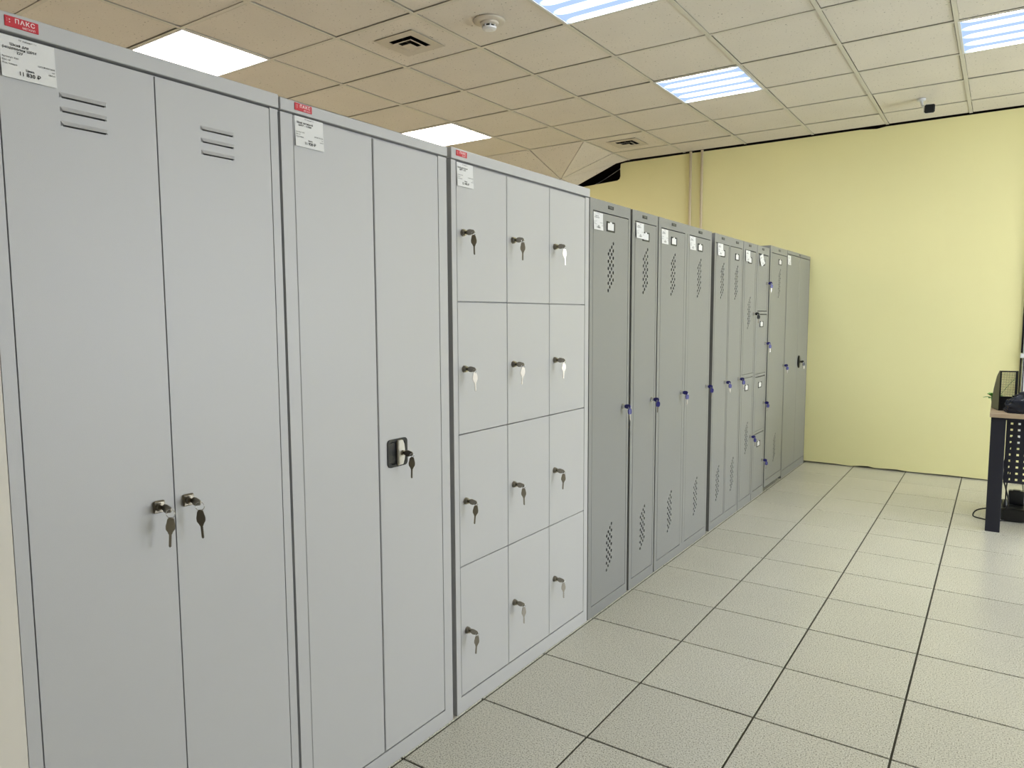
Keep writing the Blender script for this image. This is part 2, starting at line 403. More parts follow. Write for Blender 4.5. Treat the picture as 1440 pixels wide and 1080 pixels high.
# ------------------------------------------------------------------ ceiling fixtures
names = {(7, -2): ('square white ceiling light shining over the nearest white cabinet, largest on the left', None),
         (7, 2): ('white ceiling light just above the joint of the second and third white cabinets', None),
         (3, -1): ('ceiling light with cold white tubes cut by the top edge of the picture', None),
         (3, 2): ('four-tube ceiling light fully in view, right of the middle of the ceiling', None),
         (0, 2): ('four-tube ceiling light at the top right corner, cut by the picture edge', None)}
hb = bmesh.new(); q = .297
for a, b, c, d in ((-q, q, -q, -.285), (-q, q, .285, q), (-q, -.285, -.285, .285), (.285, q, -.285, .285)): box(hb, a, b, c, d, -.004, .02)
box(hb, -q, q, -q, q, .02, .09)
h0 = link('housing', hb, WTRIM); housing_me = h0.data; bpy.data.objects.remove(h0)
db = bmesh.new(); box(db, -.285, .285, -.285, .285, 0, .004)
d0 = link('diffuser', db, DIFF_S); dS = d0.data; bpy.data.objects.remove(d0)
dE = dS.copy(); dE.materials[0] = DIFF_E
for (i, j), k in lights.items():
    lab, grp = names.get((i, j), ('square ceiling light out of view, added to brighten the room', 'added ceiling lights outside the picture'))
    r = empty('ceiling_light', (gx(i) + .3, gy(j) + .3, CH + .001), lab, 'ceiling light', grp)
    inst('housing', housing_me, r); inst('diffuser', dS if k == 's' else dE, r, (0, 0, .001))

def vent(i, j, label):
    c = (gx(i) + .3, gy(j) + .3, CH)
    r = empty('air_vent', c, label, 'air vent')
    bm = bmesh.new()       # the tile it is set in, a frame of four pieces
    a, b = .2865, .14
    for q_ in ((-a, a, -a, -b), (-a, a, b, a), (-a, -b, -b, b), (b, a, -b, b)): box(bm, *q_, .003, .014)
    link('surround_tile', bm, CTILE, r)
    def ring(name, a, b, z0, z1, m, th=.002):
        bm = bmesh.new(); A = []
        for s, z in ((a, z0), (b, z1), (a, z0 + th), (b, z1 + th)):
            A.append([bm.verts.new((sx * s, sy * s, z)) for sx, sy in ((-1, -1), (1, -1), (1, 1), (-1, 1))])
        for k in range(4):
            n_ = (k + 1) % 4
            bm.faces.new((A[0][k], A[0][n_], A[1][n_], A[1][k])); bm.faces.new((A[2][k], A[3][k], A[3][n_], A[2][n_]))
            bm.faces.new((A[0][k], A[2][k], A[2][n_], A[0][n_])); bm.faces.new((A[1][k], A[1][n_], A[3][n_], A[3][k]))
        bmesh.ops.recalc_face_normals(bm, faces=bm.faces)
        link(name, bm, m, r)
    ring('frame', .148, .088, -.004, -.002, VENTM)
    ring('throat', .089, .088, .002, .058, BLACKP, .001)  # throat walls coloured black in place of the shade inside
    ring('louver', .071, .050, -.014, -.008, VENTM); ring('louver_back', .050, .040, -.007, .03, BLACKP, .001)  # louver backs black too, for the shaded interior
    bm = bmesh.new(); box(bm, -.034, .034, -.034, .034, -.020, -.017, bev=.001); link('centre_plate', bm, VENTM, r)
    bm = bmesh.new(); box(bm, -.004, .004, -.07, .07, -.004, .03); box(bm, -.003, .003, -.003, .003, -.018, .06); link('support', bm, BLACKP, r)
    bm = bmesh.new(); box(bm, -.1, .1, -.1, .1, .06, .065); link('duct_box', bm, BLACKP, r)
vent(5, -1, 'square white ceiling vent with nested louvers, the larger near one left of the detector')
vent(5, 4, 'small far ceiling vent near the corner where tiles sag')

r = empty('smoke_detector', (-2.41, 3.321, CH), 'round white smoke detector on the ceiling near the top edge', 'smoke detector')
bm = bmesh.new(); lathe(bm, [(.088, 0), (.088, -.006), (.082, -.010), (.06, -.012)]); link('mounting_ring', bm, VENTM, r, smooth=True)
bm = bmesh.new(); lathe(bm, [(.052, -.010), (.052, -.022), (.046, -.026), (.030, -.028)]); link('base', bm, VENTM, r)
bm = bmesh.new(); lathe(bm, [(.032, -.028), (.032, -.038)]); link('sensor_grille', bm, BLACKP, r)
bm = bmesh.new(); lathe(bm, [(.040, -.038), (.038, -.046), (.024, -.051), (.006, -.052)]); 
for k in range(8):
    a = k * math.pi / 4; box(bm, .036 * math.cos(a) - .003, .036 * math.cos(a) + .003, .036 * math.sin(a) - .003, .036 * math.sin(a) + .003, -.040, -.026)
link('cap', bm, WTRIM, r)

r = empty('security_camera', (-.586, 6.34, CH), 'small white bullet camera with a black face hung from the ceiling', 'camera')
bm = bmesh.new(); lathe(bm, [(.03, 0), (.03, -.012), (.018, -.018)]); link('mount', bm, WTRIM, r)
bm = bmesh.new(); cyl(bm, (0, 0, -.012), (.012, 0, -.06), .009, 12); link('bracket', bm, WTRIM, r)
bm = bmesh.new(); mtx = Matrix.Translation((.055, -.02, -.083)) @ Matrix.Rotation(math.radians(8), 4, 'Z') @ Matrix.Rotation(math.radians(14), 4, 'X')
box(bm, -.036, .036, -.07, .09, -.032, .032, bev=.012); bmesh.ops.transform(bm, matrix=mtx, verts=bm.verts); link('body', bm, WTRIM, r)
bm = bmesh.new(); box(bm, -.034, .034, -.079, -.068, -.030, .030, bev=.008); bmesh.ops.transform(bm, matrix=mtx, verts=bm.verts); link('lens_face', bm, BLACKP, r)

# pipes and conduit on the end wall
for k, (x, rr, lab) in enumerate(((-2.62, .013, 'left one of two thin pale pipes running up the yellow wall'), (-2.505, .013, 'right one of two thin pale pipes running up the yellow wall'))):
    bm = bmesh.new(); cyl(bm, (x, WB - .016, .3), (x, WB - .016, CH - .005), rr, 12); tag(link('wall_pipe', bm, PIPE, smooth=True), lab, 'pipe')
r = empty('cable_conduit', (.165, WB, 0), 'white vertical cable duct on the yellow wall at the right edge', 'cable duct')
bm = bmesh.new(); box(bm, -.018, .03, -.03, 0, .3, CH - .01, bev=.003); link('duct', bm, WTRIM, r)
bm = bmesh.new(); box(bm, -.032, -.019, -.012, 0, 1.06, CH - .01); link('cable', bm, CABLE, r)
bm = bmesh.new(); box(bm, -.036, .034, -.04, 0, 1.02, 1.055, bev=.004); link('clamp', bm, WTRIM, r)
bm = bmesh.new(); box(bm, -.034, -.026, -.012, 0, .5, 1.02); box(bm, -.012, -.006, -.034, -.03, .5, 1.02); link('lower_cable', bm, CABLE, r)

# ================================================================== LOCKERS
XF = -1.474
# --- shared small parts
def mesh_of(fn, m, name, smooth=False):
    bm = bmesh.new(); fn(bm); o = link(name, bm, m, smooth=smooth); me = o.data; bpy.data.objects.remove(o); return me
def esc_square(bm):
    box(bm, 0, .006, -.0135, .0135, -.0135, .0135, bev=.003); cyl(bm, (.005, 0, 0), (.014, 0, 0), .0095, 16)
def esc_round(bm): cyl(bm, (0, 0, 0), (.005, 0, 0), .012, 18); cyl(bm, (.004, 0, 0), (.012, 0, 0), .0095, 16)
def esc_chrome(bm): cyl(bm, (0, 0, 0), (.004, 0, 0), .0125, 18); cyl(bm, (.004, 0, 0), (.016, 0, 0), .010, 16, .0085)
ESC_S = mesh_of(esc_square, STEEL, 'lock'); ESC_R = mesh_of(esc_round, STEEL, 'lock'); ESC_C = mesh_of(esc_chrome, CHROME, 'lock')
def key_head_steel(bm):       # hanging: top at z=0, going down; flat in y-z
    pts = [(-.003, 0), (-.0065, -.004), (-.008, -.012), (-.0095, -.018), (-.009, -.026), (-.005, -.032), (-.004, -.036), (.004, -.036), (.005, -.032), (.009, -.026), (.0095, -.018), (.008, -.012), (.0065, -.004), (.003, 0)]
    prism(bm, pts, 'x', -.001, .001)
def key_head_blue(bm):
    pts = [(-.004, 0), (-.009, -.004), (-.0105, -.012), (-.0095, -.022), (-.006, -.027), (.006, -.027), (.0095, -.022), (.0105, -.012), (.009, -.004), (.004, 0)]
    prism(bm, pts, 'x', -.003, .003)
def key_blade(z0, ln):
    def f(bm):
        pts = [(-.0025, z0)]; n = 6
        pts += [(-.0025, z0 - ln)] + [(0, z0 - ln - .003)]
        for k in range(n, 0, -1):
            zz = z0 - ln * k / n
            pts += [(.0035, zz + .0005), (.0015, zz + ln / n * .5)]
        pts += [(.0035, z0)]
        prism(bm, pts, 'x', -.0011, .0011)
    return f
KS, KB = mesh_of(key_head_steel, STEEL, 'key'), mesh_of(key_head_blue, BLUEP, 'key')
KD = KB.copy(); KD.materials[0] = BLACKP
BLS, BLB = mesh_of(key_blade(-.036, .026), STEEL, 'blade'), mesh_of(key_blade(-.027, .028), STEEL, 'blade')
RING = mesh_of(lambda bm: torus(bm, .0095, .0009, 20, 6), CHROME, 'key_ring', True)
RINGS = mesh_of(lambda bm: torus(bm, .006, .001, 14, 6), CHROME, 'key_ring', True)

def keys(kind, y, z, label, group, x0=0.012):
    """keys in a lock whose face is at x = XF + x0"""
    r = empty('key_set', (XF + x0, y, z), label, 'keys', group)
    head, blade = {'steel': (KS, BLS), 'blue': (KB, BLB), 'black': (KD, BLB)}[kind]
    hl = .036 if kind == 'steel' else .027
    # inserted key: head points away from the door, blade in the lock
    tw = random.uniform(-.5, .1)
    k1 = inst('key', head, r, (hl, 0, 0)); k1.rotation_euler = (0, math.radians(-90), 0)
    if kind == 'steel': k1.rotation_euler = Matrix.Rotation(math.radians(-90), 3, 'Y').to_euler()
    k1.rotation_euler = (Matrix.Rotation(math.radians(90) + tw * .3, 3, 'X') @ Matrix.Rotation(math.radians(90), 3, 'Y')).to_euler()
    inst('blade', blade, k1)
    k1['label'] = 'key standing in the lock'
    big = kind == 'steel' and z > .5 and y < 1.1
    ra = .0095 if big else .006
    rg = inst('key_ring', RING if big else RINGS, r, (hl - .004, 0, -ra + .001), (math.radians(90), 0, math.radians(random.uniform(20, 50))))
    k2 = inst('key', head, r, (hl - .004, 0, -2 * ra + .003), (random.gauss(0, .05), 0, math.radians(random.uniform(-55, -20))))
    inst('blade', blade, k2)
    k2['label'] = 'spare key hanging from the ring'
    return r

def door_plain(bm, y0, y1, z0, z1, x=0.0, th=.018): box(bm, x - th, x, y0, y1, z0, z1, bev=.0018)
HEX = [(.0066 * math.cos(a), .0082 * math.sin(a)) for a in [math.pi / 8 + k * math.pi / 4 for k in range(8)]]
def vent_holes(yr, zt):
    return [(yr - .016 * c, zt - .0163 * c - .0326 * rr) for c in range(4) for rr in range(6)]
def door_vented(bm, y0, y1, z0, z1, vents_, extra=()):
    hs = []
    for yr, zt in vents_: hs += [(a - y0, b - z0) for a, b in vent_holes(yr, zt)]
    sheet_holes(bm, y1 - y0, z1 - z0, hs, HEX, .0010, (0, y0, z0))
    # folded edges of the door
    for q_ in ((y0, y1, z0, z0 + .0016), (y0, y1, z1 - .0016, z1), (y0, y0 + .0016, z0, z1), (y1 - .0016, y1, z0, z1)): box(bm, -.018, -.0016, *q_)

def carcass(bm, W, H, posts, z_door0, z_door1, white=False, z0=0, depth=.48, shelves=()):
    """sheet metal body; front edge strips at the given (y0, y1) posts; no two faces lie in one plane"""
    t = .004; f = .03
    box(bm, -depth, -f, 0, t, z0, H); box(bm, -depth, -f, W - t, W, z0, H)
    box(bm, -depth, -depth + t, t, W - t, z0, H)
    box(bm, -depth + t, -f, t, W - t, H - t, H); box(bm, -depth + t, -f, t, W - t, z_door0 - .012, z_door0 - .006)
    zp, zh = z_door0 - .0025, z_door1 + (.0005 if white else .0045)
    for a, b in posts: box(bm, -f, 0, a, b, zp, zh if not white else z_door1 + .003)
    if white: box(bm, -f, -.012, .0, W, z_door1 + .003, H)
    else: box(bm, -f, 0, 0, W, zh, H)                                      # head rail
    box(bm, -f, 0, 0, W, z0, zp)                                          # plinth rail
    for z in shelves: box(bm, -depth + t, -f, t, W - t, z - .004, z + .004); box(bm, -f, -.019, posts[0][1], posts[1][0], z - .006, z + .006)

def badge(root, y, z, w_, h_, red):
    bm = bmesh.new(); box(bm, 0, .0015, -w_ / 2, w_ / 2, -h_ / 2, h_ / 2, bev=.0005)
    b = link('brand_badge', bm, RED if red else DARKB, root, (0.0, y, z)); b['label'] = 'red badge with white lettering' if red else 'small dark badge'
    if red:
        b.location.x = .0035
        me = text_mesh([(':', -w_ * .36, h_ * .10, h_ * .7, 'CENTER', .02), ('⋮', -w_ * .45, h_ * .10, h_ * .4, 'LEFT', .0), ('ПАКС', w_ * .09, h_ * .12, h_ * .56, 'CENTER', .025), ('МЕТАЛЛ', w_ * .2, -h_ * .33, h_ * .26, 'CENTER', .01)], REDT, ('red', round(w_, 3)))
    else:
        me = text_mesh([('ПАКС', 0, 0, h_ * .8, 'CENTER', .02)], BADGET, ('dark', round(w_, 3)))
    inst('lettering', me, b, (.0018, 0, 0))

def price_tag(root, y0, y1, z0, z1, title, price, key, rot=0, curl=.003, x=.0012):
    w_, h_ = y1 - y0, z1 - z0
    bm = bmesh.new(); n = 6; rows = []
    for k in range(n + 1):
        v = k / n; off = curl * (1 - v) ** 2
        rows.append([bm.verts.new((off, s * w_ / 2, -h_ / 2 + v * h_)) for s in (-1, 1)])
    for a, b in zip(rows, rows[1:]): bm.faces.new((a[0], a[1], b[1], b[0]))
    r_ = bmesh.ops.extrude_face_region(bm, geom=bm.faces[:]); bmesh.ops.translate(bm, verts=[v for v in r_['geom'] if isinstance(v, bmesh.types.BMVert)], vec=(-.0004, 0, 0))
    bmesh.ops.recalc_face_normals(bm, faces=bm.faces)
    p = link('price_tag', bm, PAPER, root, (x, (y0 + y1) / 2, (z0 + z1) / 2)); p.rotation_euler = (rot, 0, 0)
    p['label'] = 'white price tag printed in black'
    s = h_ / .074; L_ = []
    L_.append(('ПГ Кабинет 1.1', 0, .0325 * s, .0042 * s, 'CENTER', 0))
    for k, t in enumerate(title): L_.append((t, -.014 * s, (.0225 - .0065 * k) * s, .0066 * s, 'CENTER', .012))
    for k, (a, b) in enumerate((('Артикул: 0201', ''), ('Вес: кг', ''), ('Код товара:', ''))): L_.append((a, -.042 * w_ / .088, (-.001 - .0058 * k) * s, .0042 * s, 'LEFT', 0))
    for k, a in enumerate(('ШКАФ00012608', 'шт', '1860х0')): L_.append((a, .042 * w_ / .088, (-.005 - .0058 * k) * s, .004 * s, 'RIGHT', 0))
    L_.append(('Цена:', .001, -.0185 * s, .0055 * s, 'CENTER', .02)); L_.append((price, 0, -.0265 * s, .0098 * s, 'CENTER', .018))
    me = text_mesh(L_, INK, key)
    o = inst('printed_lettering', me, p, (.0004, 0, 0))
    # the print follows the curl of the paper
    if not me.get('bent'):
        for v in me.vertices: v.co.x = curl * (1 - (v.co.z + h_ / 2) / h_) ** 2 + .0003
        me['bent'] = 1
    return p

def name_card(root, y, z, w_=.078, h_=.044):
    bm = bmesh.new(); a, b, f = w_ / 2, h_ / 2, .0065
    for q_ in ((-a, a, -b, -b + f), (-a, -a + f, -b + f, b), (a - f, a, -b + f, b)): box(bm, 0, .003, *q_)
    box(bm, 0, .003, -a + f, -a * .35, b - f, b); box(bm, 0, .003, a * .35, a - f, b - f, b); 
    h = link('name_card_holder', bm, DARKB, root, (0.0005, y, z)); h['label'] = 'dark card holder frame'
    bm = bmesh.new(); box(bm, 0, .001, -a + f * .6, a - f * .6, -b + f * .6, b - .001); link('card', bm, PAPER, h)

def locker(name, y0, y1, H, z0, label, group, m):
    r = empty(name, (XF, y0, 0), label, 'locker', group)
    return r, y1 - y0

# ---------- first white cabinet, two louvered doors
Y0 = .540; r, W = locker('locker', Y0, 1.156, 1.896, 0, 'nearest white two-door metal locker with three louvers on each door', None, WHITE)
bm = bmesh.new(); carcass(bm, W, 1.862, [(0, .0235), (W - .022, W)], .055, 1.857, True); link('body', bm, WHITE, r)
bm = bmesh.new(); box(bm, -.485, .0035, -.002, W + .002, 1.8635, 1.896, bev=.0015); link('crown', bm, WHITE, r)
for k, (a, b, ly) in enumerate(((.566, .8485, (.668, .746)), (.8515, 1.1315, (.954, 1.029)))):
    bm = bmesh.new(); z_l = (1.771, 1.745, 1.719)
    # door sheet with three slots under the louvers
    y0, y1, zz0, zz1 = a - Y0, b - Y0, .056, 1.857
    ya, yb = ly[0] - Y0, ly[1] - Y0
    cutz = [zz0] + [v for z in sorted(z_l) for v in (z - .0012, z + .002)] + [zz1]
    for q_ in range(0, len(cutz), 2): box(bm, -.018, 0, ya, yb, cutz[q_], cutz[q_ + 1])
    box(bm, -.018, 0, y0, ya, zz0, zz1); box(bm, -.018, 0, yb, y1, zz0, zz1)
    bmesh.ops.remove_doubles(bm, verts=bm.verts, dist=.00001)
    d = link('door', bm, WHITE, r)
    for z in z_l:           # pressed hood, open downwards
        bm = bmesh.new(); e = .004
        A = [(0, ya - e, z + .009), (0, yb + e, z + .009), (.0045, ya, z + .001), (.0045, yb, z + .001), (0, ya - e, z - .001), (0, yb + e, z - .001)]
        v = [bm.verts.new(p) for p in A]
        bm.faces.new((v[0], v[2], v[3], v[1])); bm.faces.new((v[0], v[4], v[2])); bm.faces.new((v[1], v[3], v[5]))
        bm.faces.new((v[2], v[0], v[1], v[3])) if False else None
        bmesh.ops.recalc_face_normals(bm, faces=bm.faces)
        if bm.faces[:][0].normal.x < 0: bmesh.ops.reverse_faces(bm, faces=bm.faces[:])
        link('louver', bm, WHITE, d)
    ky, kz = (.813, .957) if k == 0 else (.880, .958)
    inst('lock', ESC_S, d, (0, ky - Y0, kz))
keys('steel', .813, .957, 'steel keys in the lock of the left louvered door, nearest white locker', None, .014)
keys('steel', .880, .958, 'steel keys in the lock of the right louvered door, nearest white locker', None, .014)
badge(r, .607 - Y0, 1.8805, .054, .0185, True)
price_tag(r, .571 - Y0, .660 - Y0, 1.784, 1.8565, ('Шкаф для', 'раздевалки ШРМ', '22У'), '11 830 ₽', 'L1')

# ---------- second white cabinet, two plain doors with a black recessed handle
Y0 = 1.164; r, W = locker('filing_cabinet', Y0, 1.795, 1.896, 0, 'second white cabinet with plain doors and a black recessed handle', None, WHITE)
bm = bmesh.new(); carcass(bm, W, 1.862, [(0, .036), (W - .040, W)], .053, 1.856, True); link('body', bm, WHITE, r)
bm = bmesh.new(); box(bm, -.485, .0035, -.002, W + .002, 1.8635, 1.892, bev=.0015); link('crown', bm, WHITE, r)
bm = bmesh.new(); door_plain(bm, 1.2015 - Y0, 1.4715 - Y0, .054, 1.856); link('door', bm, WHITE, r)
bm = bmesh.new(); door_plain(bm, 1.4755 - Y0, 1.7535 - Y0, .054, 1.856); d = link('door', bm, WHITE, r)
def rrect(w_, h_, rad, n=5):
    pts = []
    for sx, sy, a0 in ((1, 1, 0), (-1, 1, 90), (-1, -1, 180), (1, -1, 270)):
        for k in range(n + 1):
            a = math.radians(a0 + 90 * k / n); pts.append((sx * (w_ / 2 - rad) + rad * math.cos(a), sy * (h_ / 2 - rad) + rad * math.sin(a)))
    return pts
bm = bmesh.new()
out, inn = rrect(.084, .084, .012), rrect(.066, .068, .009)
hc = (1.548 - Y0, .9575)
def loop(pts, x): return [bm.verts.new((x, hc[0] + p[0], hc[1] + p[1])) for p in pts]
A, B, C_, D_ = loop(out, .0), loop(out, .0035), loop(inn, .0035), loop([(p[0] * .92, p[1] * .92) for p in inn], .0008)
for P_, Q_ in ((A, B), (B, C_), (C_, D_)):
    for k in range(len(P_)): bm.faces.new((P_[k], P_[(k + 1) % len(P_)], Q_[(k + 1) % len(P_)], Q_[k]))
bm.faces.new(D_); bmesh.ops.recalc_face_normals(bm, faces=bm.faces)
h = link('handle', bm, BLACKP, d); h['label'] = 'black recessed handle plate with a silver lever'
bm = bmesh.new()
pts = [(-.0135, -.037), (.006, -.037), (.0125, -.022), (.0145, -.008), (.0145, .008), (.0125, .024), (.006, .037), (-.0135, .037)]
prism(bm, [(hc[0] + .010 + a, hc[1] + b) for a, b in pts], 'x', .001, .011)
bmesh.ops.bevel(bm, geom=bm.edges[:], offset=.0015, segments=2, affect='EDGES')
l_ = link('handle_lever', bm, CHROME, r); l_.data.materials[0] = mat('silver_paint', (222, 218, 205), .4); l_['label'] = 'silver lever in the black handle'
bm = bmesh.new(); cyl(bm, (.010, 1.560 - Y0, .956), (.016, 1.560 - Y0, .956), .008, 16); link('lock', bm, STEEL, r)
keys('steel', 1.560, .956, 'steel keys in the black recessed handle of the second white cabinet', None, .016)
badge(r, 1.2315 - Y0, 1.8800, .054, .018, True)
price_tag(r, 1.206 - Y0, 1.296 - Y0, 1.785, 1.8585, ('Шкаф архивный', 'ШАМ - 11/600'), '11 920 ₽', 'L2')

# ---------- third white cabinet with twelve small doors
Y0 = 1.818; r, W = locker('locker', Y0, 2.744, 1.896, 0, 'white locker with twelve small doors in four rows of three', None, WHITE)
zr = [.058, .5145, .968, 1.4095, 1.857]
bm = bmesh.new(); carcass(bm, W, 1.862, [(0, .0235), (W - .0325, W)], .058, 1.857, True, shelves=zr[1:4]); link('body', bm, WHITE, r)
bm = bmesh.new(); box(bm, -.485, .0035, -.002, W + .002, 1.8635, 1.898, bev=.0015); link('crown', bm, WHITE, r)
yc = [1.8425, 2.1290, 2.4205, 2.7105]
rn = ['bottom', 'third', 'second', 'top']; cn = ['left', 'middle', 'right']
ly = [1.876, 2.166, 2.460]
for i in range(3):
    for j in range(4):
        bm = bmesh.new(); door_plain(bm, yc[i] + .0012 - Y0, yc[i + 1] - .0012 - Y0, zr[j] + .0013, zr[j + 1] - .0013)
        d = link('door', bm, WHITE, r)
        z = (.285, .739, 1.187, 1.634)[j]
        inst('lock', ESC_R, d, (0, ly[i] - Y0, z))
        keys('steel', ly[i], z, 'steel keys in the %s door of the %s row, twelve-door locker' % (cn[i], rn[j]), None)
badge(r, 1.868 - Y0, 1.8835, .056, .018, True)
price_tag(r, 1.8465 - Y0, 1.9325 - Y0, 1.781, 1.8555, ('Шкаф для сумок', 'ШРМ - 312'), '13 440 ₽', 'L3')

# ---------- grey lockers
def grey_module(r, Y0, y0, y1, z0, z1, lock=None, vents_=(), m=GREY, card=None):
    bm = bmesh.new()
    if vents_: door_vented(bm, y0 - Y0, y1 - Y0, z0, z1, [(a - Y0, b) for a, b in vents_])
    else: door_plain(bm, y0 - Y0, y1 - Y0, z0, z1)
    d = link('door', bm, m, r)
    if lock: inst('lock', ESC_C, d, (0, lock[0] - Y0, lock[1]))
    if card: name_card(r, card[0] - Y0, card[1], *(card[2:] or ()))
    return d
def gtag(r, Y0, y0, z0=1.735, key='G', title=('Шкаф для', 'раздевалки LS'), price='8 450 ₽', rot=0, x=.0012, w_=.087):
    price_tag(r, y0 - Y0, y0 + w_ - Y0, z0, z0 + .074, title, price, key, rot=rot, x=x)
GL = [  # name, y0, y1, label
    (2.7465, 3.161, 'wide grey single-door locker right beside the white twelve-door one'),
    (3.181, 3.483, 'narrow grey single-door locker, second from the white lockers'),
    (3.4955, 4.302, 'grey two-door locker standing third after the white lockers'),
    (4.362, 4.944, 'grey two-door locker right of the dark gap in the grey row')]
# 4th
Y0 = 2.752; r, W = locker('locker', Y0, 3.155, 1.866, 0, GL[0][2], None, GREY)
bm = bmesh.new(); carcass(bm, W, 1.866, [(0, .029), (W - .020, W)], .052, 1.812); link('body', bm, GREY, r)
grey_module(r, Y0, 2.783, 3.132, .053, 1.812, (3.086, .935), [(2.977, 1.688), (2.983, .390)], card=(2.947, 1.759))
badge(r, 2.949 - Y0, 1.8435, .054, .015, False); gtag(r, Y0, 2.783)
keys('blue', 3.086, .935, 'blue-headed keys in the wide grey single-door locker beside the white ones', None, .016)
# 5th
Y0 = 3.178; r, W = locker('locker', Y0, 3.482, 1.866, 0, GL[1][2], None, GREY)
bm = bmesh.new(); carcass(bm, W, 1.866, [(0, .029), (W - .018, W)], .052, 1.812); link('body', bm, GREY, r)
grey_module(r, Y0, 3.210, 3.461, .053, 1.812, (3.426, .935), [(3.358, 1.689), (3.360, .390)], card=(3.333, 1.750))
badge(r, 3.319 - Y0, 1.8435, .054, .015, False); gtag(r, Y0, 3.2125, x=.0042)
keys('blue', 3.426, .935, 'blue-headed keys in the narrow grey single-door locker', None, .016)
# 6th
Y0 = 3.494; r, W = locker('locker', Y0, 4.303, 1.866, 0, GL[2][2], None, GREY)
bm = bmesh.new(); carcass(bm, W, 1.866, [(0, .032), (.366, .4005), (.4035, .438), (W - .026, W)], .052, 1.812); link('body', bm, GREY, r)
grey_module(r, Y0, 3.529, 3.8585, .053, 1.812, (3.835, .934), [(3.720, 1.689), (3.722, .390)], card=(3.698, 1.758))
grey_module(r, Y0, 3.933, 4.2755, .053, 1.812, (4.250, .934), [(4.123, 1.687), (4.127, .390)], card=(4.104, 1.756))
badge(r, 3.697 - Y0, 1.8455, .06, .015, False); badge(r, 4.105 - Y0, 1.8435, .06, .015, False)
gtag(r, Y0, 3.529); gtag(r, Y0, 3.934, w_=.092)
keys('blue', 3.835, .934, 'blue-headed keys in the left door of the third grey locker', None, .016)
keys('blue', 4.250, .934, 'blue-headed keys in the right door of the third grey locker, before the dark gap', None, .016)
# 7th
Y0 = 4.362; r, W = locker('locker', Y0, 4.944, 1.866, 0, GL[3][2], None, GREY)
bm = bmesh.new(); carcass(bm, W, 1.866, [(0, .020), (.276, .2875), (.2905, .302), (W - .024, W)], .054, 1.808); link('body', bm, GREY, r)
grey_module(r, Y0, 4.386, 4.634, .055, 1.808, (4.600, .932), [(4.541, 1.688), (4.532, .390)], card=(4.515, 1.752))
grey_module(r, Y0, 4.668, 4.917, .055, 1.808, (4.897, .932), [(4.829, 1.687), (4.832, .395)], card=(4.807, 1.748))
badge(r, 4.516 - Y0, 1.844, .055, .015, False); badge(r, 4.809 - Y0, 1.843, .055, .015, False)
gtag(r, Y0, 4.406, x=.0042, w_=.10)
keys('blue', 4.600, .932, 'blue-headed keys in the left door of the locker after the dark gap', None, .016)
keys('blue', 4.897, .932, 'blue-headed keys in the right door of the locker after the dark gap', None, .016)
# 8th: two tiers
Y0 = 4.953; r, W = locker('locker', Y0, 5.275, 1.866, 0, 'narrow grey locker with two doors one above the other', None, GREY)
bm = bmesh.new(); carcass(bm, W, 1.866, [(0, .033), (W - .030, W)], .058, 1.810); box(bm, -.03, -.0005, .0331, W - .0301, .926, .950); link('body', bm, GREY, r)
grey_module(r, Y0, 4.990, 5.241, .953, 1.808, (5.214, 1.375), [(5.134, 1.488)])
grey_module(r, Y0, 4.990, 5.241, .060, .922, (5.208, .490), [(5.146, .597)], card=(5.095, .855))
badge(r, 5.10 - Y0, 1.846, .055, .015, False); name_card(r, 5.105 - Y0, 1.746); gtag(r, Y0, 4.992, x=.0042, w_=.10)
keys('black', 5.214, 1.375, 'dark keys in the upper door of the narrow two-tier grey locker', None, .016)
keys('blue', 5.208, .490, 'blue-headed keys in the lower door of the narrow two-tier locker', None, .016)
# 9th: four tiers
Y0 = 5.283; r, W = locker('locker', Y0, 5.602, 1.866, 0, 'narrow grey locker with four small doors stacked', None, GREY)
bm = bmesh.new(); carcass(bm, W, 1.866, [(0, .034), (W - .028, W)], .060, 1.806)
for z in (.482, .908, 1.369): box(bm, -.03, -.0005, .0341, W - .0281, z + .006, z + .024)
link('body', bm, GREY, r)
for k, (za, zb) in enumerate(((1.398, 1.804), (.935, 1.369), (.508, .908), (.062, .482))):
    lz = (1.603, 1.154, .705, .263)[k]
    grey_module(r, Y0, 5.320, 5.571, za, zb, (5.540, lz), (), card=(5.435, (1.752, 1.300, .850, .405)[k], .085, .044))
    keys('blue', 5.540, lz, 'blue-headed keys in the %s door of the four-tier locker' % ('top', 'second', 'third', 'bottom')[k], None, .016)
badge(r, 5.43 - Y0, 1.846, .055, .015, False); price_tag(r, 5.333 - Y0, 5.423 - Y0, 1.729, 1.803, ('Шкаф для', 'раздевалки LS'), '8 450 ₽', 'G9', rot=.32, curl=.010, x=.006)
# 10th: raised on feet
Y0 = 5.633; r, W = locker('locker', Y0, 6.143, 1.892, 0, 'greenish grey wide-door locker raised on feet above a dark gap', None, GREYD)
bm = bmesh.new(); carcass(bm, W, 1.892, [(0, .036), (W - .012, W)], .080, 1.838, z0=.027); link('body', bm, GREYD, r)
for a in (.03, W - .03):
    for b in (-.04, -.44):
        bm = bmesh.new(); cyl(bm, (b, a, 0), (b, a, .028), .016, 12); link('foot', bm, BLACKP, r)
grey_module(r, Y0, 5.672, 6.127, .082, 1.838, (6.098, .956), [(5.940, 1.721), (5.930, .412)], GREYD, card=(5.920, 1.781, .092, .044))
badge(r, 5.90 - Y0, 1.870, .055, .015, False)
keys('blue', 6.098, .956, 'blue-headed keys in the greenish locker raised on feet', None, .016)
